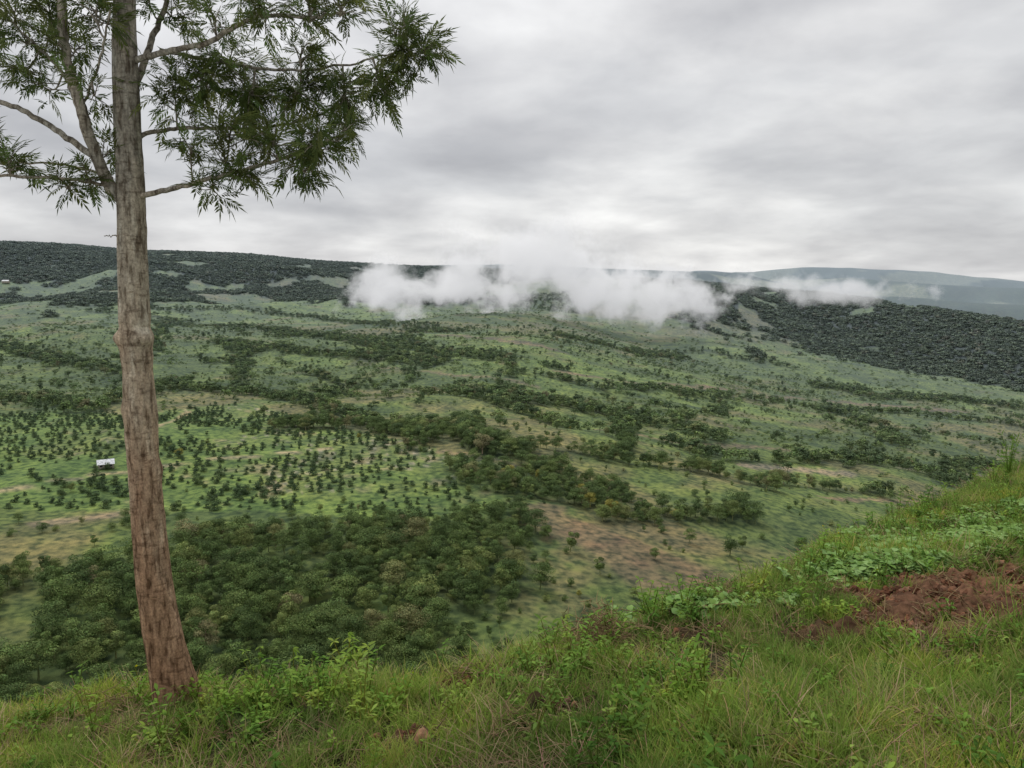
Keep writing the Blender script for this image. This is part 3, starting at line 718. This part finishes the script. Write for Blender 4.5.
x, y, c_ = fgpts(80000, 3, 11, pw=1.5); dmk = dirtmask(x, y); k = rng.random(len(x)) < sstep(.3, .9, dmk)*.55; x, y = x[k], y[k]
sc = .008+.035*rng.random(len(x))**4
scatter("soil_clods", np.stack([x, y, gz(x, y)+dirtmask(x, y)*.04], 1), clod_c, sc, rot_z(len(x), 1), rng.integers(0, 4, len(x)))
def twigs(name, n, L, spread, up):
    mb = MB()
    for _ in range(n):
        p = np.array([rng.normal(0, spread), rng.normal(0, spread), abs(rng.normal(0, up))]); d = randunit(1)[0]*np.array([1, 1, .45]); l = L*rng.uniform(.4, 1)
        q = catmull([p, p+d*l*.5+rng.normal(0, .015, 3), p+d*l+rng.normal(0, .03, 3)], 6); tube(mb, q, np.linspace(.0035, .0012, 6), 4, np.array([1, .95, .9])*rng.uniform(.45, 1.2))
    me = mb.mesh(name); me.materials.append(M_dry); return me
def place(name, me, p, rz=0, s=1):
    o = bpy.data.objects.new(name, me); scene.collection.objects.link(o); o.location = p; o.rotation_euler = (0, 0, rz); o.scale = (s, s, s); return o
s_ = site(598, 650, 1.5); place("dead_brush_pile", twigs("dead_brush_pile", 260, .26, .12, .09), s_+[0, 0, .10])
lit_c = proto_coll("p_litter", [twigs("litter", 14, .16, .06, .015) for _ in range(3)])
x, y, c_ = fgpts(9000, 2.5, 12, pw=1.5); k = rng.random(len(x)) < .12+.35*(dirtmask(x, y) > .3); x, y = x[k], y[k]
scatter("dry_litter", np.stack([x, y, gz(x, y)+.04], 1), lit_c, rng.uniform(.5, 1.3, len(x)), rot_z(len(x), .2), rng.integers(0, 3, len(x)))
rk = clod("rock"); s_ = site(424, 752, 1.5); ro = place("rock", rk, s_+[0, 0, .07], .4); ro.scale = (.045, .05, .075)
rm = simple_mat("rock_surface", (.36, .20, .11), .8, 25); rk.materials.clear(); rk.materials.append(rm)
mb = MB(); s_ = site(1008, 482, 1.5, 40)
for k in range(9):
    a = rng.uniform(0, 6.28); hh = rng.uniform(.35, .85); top = np.array([math.cos(a)*.16, math.sin(a)*.16, hh]); q = catmull([[0, 0, -.1], top*[.3, .3, .55], top], 8)
    tube(mb, q, np.linspace(.006, .002, 8), 4, (.9, .8, .7))
    for t in range(14):
        p = q[rng.integers(2, 8)]; d = randunit(1)[0]+np.array([0, 0, .7]); ovate(mb, p, d, np.array([0, 1., .2]), .09*rng.uniform(.6, 1.2), .016, np.array([1, 1, 1])*rng.uniform(.6, 1.2))
me = mb.mesh("shrub"); me.materials.append(M_herb); place("young_shrub", me, s_)

# ------------------------------------------------------------------ clouds clinging to the hill
def cloud(name, dist, lobes, depth, dens, seed, sc=1.0, step=1.2, em_=.34):
    L_ = [(P(a, b, dist+dd), w_/F*dist/2, h_/F*dist/2) for a, b, w_, h_, dd in lobes]
    lo_ = np.min([c-np.array([a*1.6, depth*.75, b*1.6]) for c, a, b in L_], 0); hi_ = np.max([c+np.array([a*1.6, depth*.75, b*1.6]) for c, a, b in L_], 0)
    me = bpy.data.meshes.new(name); V = [(x_, y_, z_) for z_ in (lo_[2], hi_[2]) for x_, y_ in ((lo_[0], lo_[1]), (hi_[0], lo_[1]), (hi_[0], hi_[1]), (lo_[0], hi_[1]))]
    me.from_pydata(V, [], [(0,3,2,1),(4,5,6,7),(0,1,5,4),(1,2,6,5),(2,3,7,6),(3,0,4,7)])
    o = bpy.data.objects.new(name, me); scene.collection.objects.link(o)
    m = bpy.data.materials.new(name+"_vapour_glow"); m.use_nodes = True; nt = m.node_tree; nt.nodes.remove(nt.nodes['Principled BSDF'])
    out = nt.nodes['Material Output']; geo = N(nt, 'ShaderNodeNewGeometry')
    fld = None
    for c, a, b in L_:
        s1 = N(nt, 'ShaderNodeVectorMath', operation='SUBTRACT'); nt.links.new(geo.outputs['Position'], s1.inputs[0]); s1.inputs[1].default_value = tuple(c)
        d1 = N(nt, 'ShaderNodeVectorMath', operation='DIVIDE'); nt.links.new(s1.outputs[0], d1.inputs[0]); d1.inputs[1].default_value = (a, depth/2, b)
        ln = N(nt, 'ShaderNodeVectorMath', operation='LENGTH'); nt.links.new(d1.outputs[0], ln.inputs[0])
        if fld is None: fld = ln.outputs['Value']
        else:
            mn = N(nt, 'ShaderNodeMath', operation='SMOOTH_MIN'); mn.inputs[2].default_value = .3; nt.links.new(fld, mn.inputs[0]); nt.links.new(ln.outputs['Value'], mn.inputs[1]); fld = mn.outputs[0]
    no = N(nt, 'ShaderNodeTexNoise', noise_dimensions='4D'); no.inputs['W'].default_value = seed
    no.inputs['Scale'].default_value = .011*sc; no.inputs['Detail'].default_value = 5; no.inputs['Roughness'].default_value = .68
    nt.links.new(geo.outputs['Position'], no.inputs['Vector'])
    a = N(nt, 'ShaderNodeMath', operation='MULTIPLY_ADD'); nt.links.new(no.outputs[0], a.inputs[0]); a.inputs[1].default_value = 5.2; a.inputs[2].default_value = -1.7
    s2 = N(nt, 'ShaderNodeMath', operation='SUBTRACT'); nt.links.new(a.outputs[0], s2.inputs[0]); nt.links.new(fld, s2.inputs[1])
    mm = N(nt, 'ShaderNodeMath', operation='MULTIPLY', use_clamp=True); nt.links.new(s2.outputs[0], mm.inputs[0]); mm.inputs[1].default_value = 1.5
    dd = N(nt, 'ShaderNodeMath', operation='MULTIPLY'); nt.links.new(mm.outputs[0], dd.inputs[0]); dd.inputs[1].default_value = dens
    vs = N(nt, 'ShaderNodeVolumeScatter'); vs.inputs['Color'].default_value = (1, 1, 1, 1); nt.links.new(dd.outputs[0], vs.inputs['Density'])
    em = N(nt, 'ShaderNodeEmission'); em.inputs[0].default_value = (.97, .98, 1, 1)
    es = N(nt, 'ShaderNodeMath', operation='MULTIPLY'); nt.links.new(dd.outputs[0], es.inputs[0]); es.inputs[1].default_value = em_; nt.links.new(es.outputs[0], em.inputs[1])  # added glow in place of light scattered repeatedly inside the cloud
    ads = N(nt, 'ShaderNodeAddShader'); nt.links.new(vs.outputs[0], ads.inputs[0]); nt.links.new(em.outputs[0], ads.inputs[1])
    nt.links.new(ads.outputs[0], out.inputs['Volume']); me.materials.append(m)
    try: m.cycles.volume_step_rate = step
    except Exception: pass
    return o
cloud("low_cloud", 1800, [(530, 268, 180, 70, 0), (470, 288, 170, 54, 20), (395, 290, 90, 60, 0), (600, 284, 190, 62, -20), (665, 298, 110, 44, 0)], 190, .030, 2.3, step=1.0)
cloud("low_cloud", 2100, [(780, 286, 120, 22, 0), (850, 292, 150, 24, 0)], 120, .016, 5.1, step=1.3)

# ------------------------------------------------------------------ sky & sun
w = bpy.data.worlds.new("World"); scene.world = w; w.use_nodes = True; nt = w.node_tree
for n in list(nt.nodes): nt.nodes.remove(n)
out = N(nt, 'ShaderNodeOutputWorld'); tc = N(nt, 'ShaderNodeTexCoord'); sp = N(nt, 'ShaderNodeSeparateXYZ'); nt.links.new(tc.outputs['Generated'], sp.inputs[0])
zc = N(nt, 'ShaderNodeMath', operation='MAXIMUM'); nt.links.new(sp.outputs['Z'], zc.inputs[0]); zc.inputs[1].default_value = 0
za = N(nt, 'ShaderNodeMath', operation='ADD'); nt.links.new(zc.outputs[0], za.inputs[0]); za.inputs[1].default_value = .26
dv = N(nt, 'ShaderNodeVectorMath', operation='DIVIDE'); nt.links.new(tc.outputs['Generated'], dv.inputs[0])
cb = N(nt, 'ShaderNodeCombineXYZ'); [nt.links.new(za.outputs[0], cb.inputs[i]) for i in range(3)]; nt.links.new(cb.outputs[0], dv.inputs[1])
def wn(sc, loc, det, dist):
    mp = N(nt, 'ShaderNodeMapping'); mp.inputs['Scale'].default_value = sc; mp.inputs['Location'].default_value = loc; nt.links.new(dv.outputs[0], mp.inputs[0])
    no = N(nt, 'ShaderNodeTexNoise'); no.inputs['Scale'].default_value = 1; no.inputs['Detail'].default_value = det; no.inputs['Roughness'].default_value = .5; no.inputs['Distortion'].default_value = dist; nt.links.new(mp.outputs[0], no.inputs['Vector']); return no.outputs[0]
cl = ramp(nt, wn((.9, 1.0, 1.4), (3.1, 1.7, 0), 6, .1), [(.32, (.47, .475, .495)), (.45, (.58, .585, .60)), (.55, (.71, .71, .715)), (.68, (.93, .93, .925))])
cl = mixmul(nt, cl, ramp(nt, wn((2.4, 2.2, 4.5), (7.1, 2.2, 0), 7, .2), [(.35, (.85, .85, .86)), (.5, (1, 1, 1)), (.66, (1.16, 1.16, 1.15))]))
# brighter towards the right-hand horizon
dt = N(nt, 'ShaderNodeVectorMath', operation='DOT_PRODUCT'); nt.links.new(tc.outputs['Generated'], dt.inputs[0]); dt.inputs[1].default_value = (.45, .88, .08)
cl = mixmul(nt, cl, ramp(nt, dt.outputs['Value'], [(.0, (.97, .97, .97)), (.75, (.97, .97, .98)), (.98, (1.14, 1.135, 1.12))]))
gr = ramp(nt, zc.outputs[0], [(0, (1.04, 1.04, 1.04)), (.12, (1.02, 1.02, 1.02)), (.3, (.94, .94, .95)), (.6, (.98, .98, .99))])
cl = mixmul(nt, cl, gr)
sky = N(nt, 'ShaderNodeTexSky', sky_type='NISHITA'); sky.sun_disc = False; sky.sun_elevation = math.radians(55); sky.sun_rotation = math.radians(-40)
b1 = N(nt, 'ShaderNodeBackground'); b1.inputs[1].default_value = .1; nt.links.new(sky.outputs[0], b1.inputs[0])
b2 = N(nt, 'ShaderNodeBackground'); b2.inputs[1].default_value = 1; nt.links.new(cl, b2.inputs[0])
mx = N(nt, 'ShaderNodeMixShader'); mx.inputs[0].default_value = .94; nt.links.new(b1.outputs[0], mx.inputs[1]); nt.links.new(b2.outputs[0], mx.inputs[2]); nt.links.new(mx.outputs[0], out.inputs[0])
sl = bpy.data.lights.new("sun", 'SUN'); sl.energy = 1.5; sl.angle = math.radians(18); sl.color = (1, .97, .92)
so = bpy.data.objects.new("sun", sl); scene.collection.objects.link(so)
az, el = math.radians(-40), math.radians(55)
dirv = Vector((math.sin(az)*math.cos(el), math.cos(az)*math.cos(el), math.sin(el)))
so.rotation_euler = dirv.to_track_quat('Z', 'Y').to_euler()
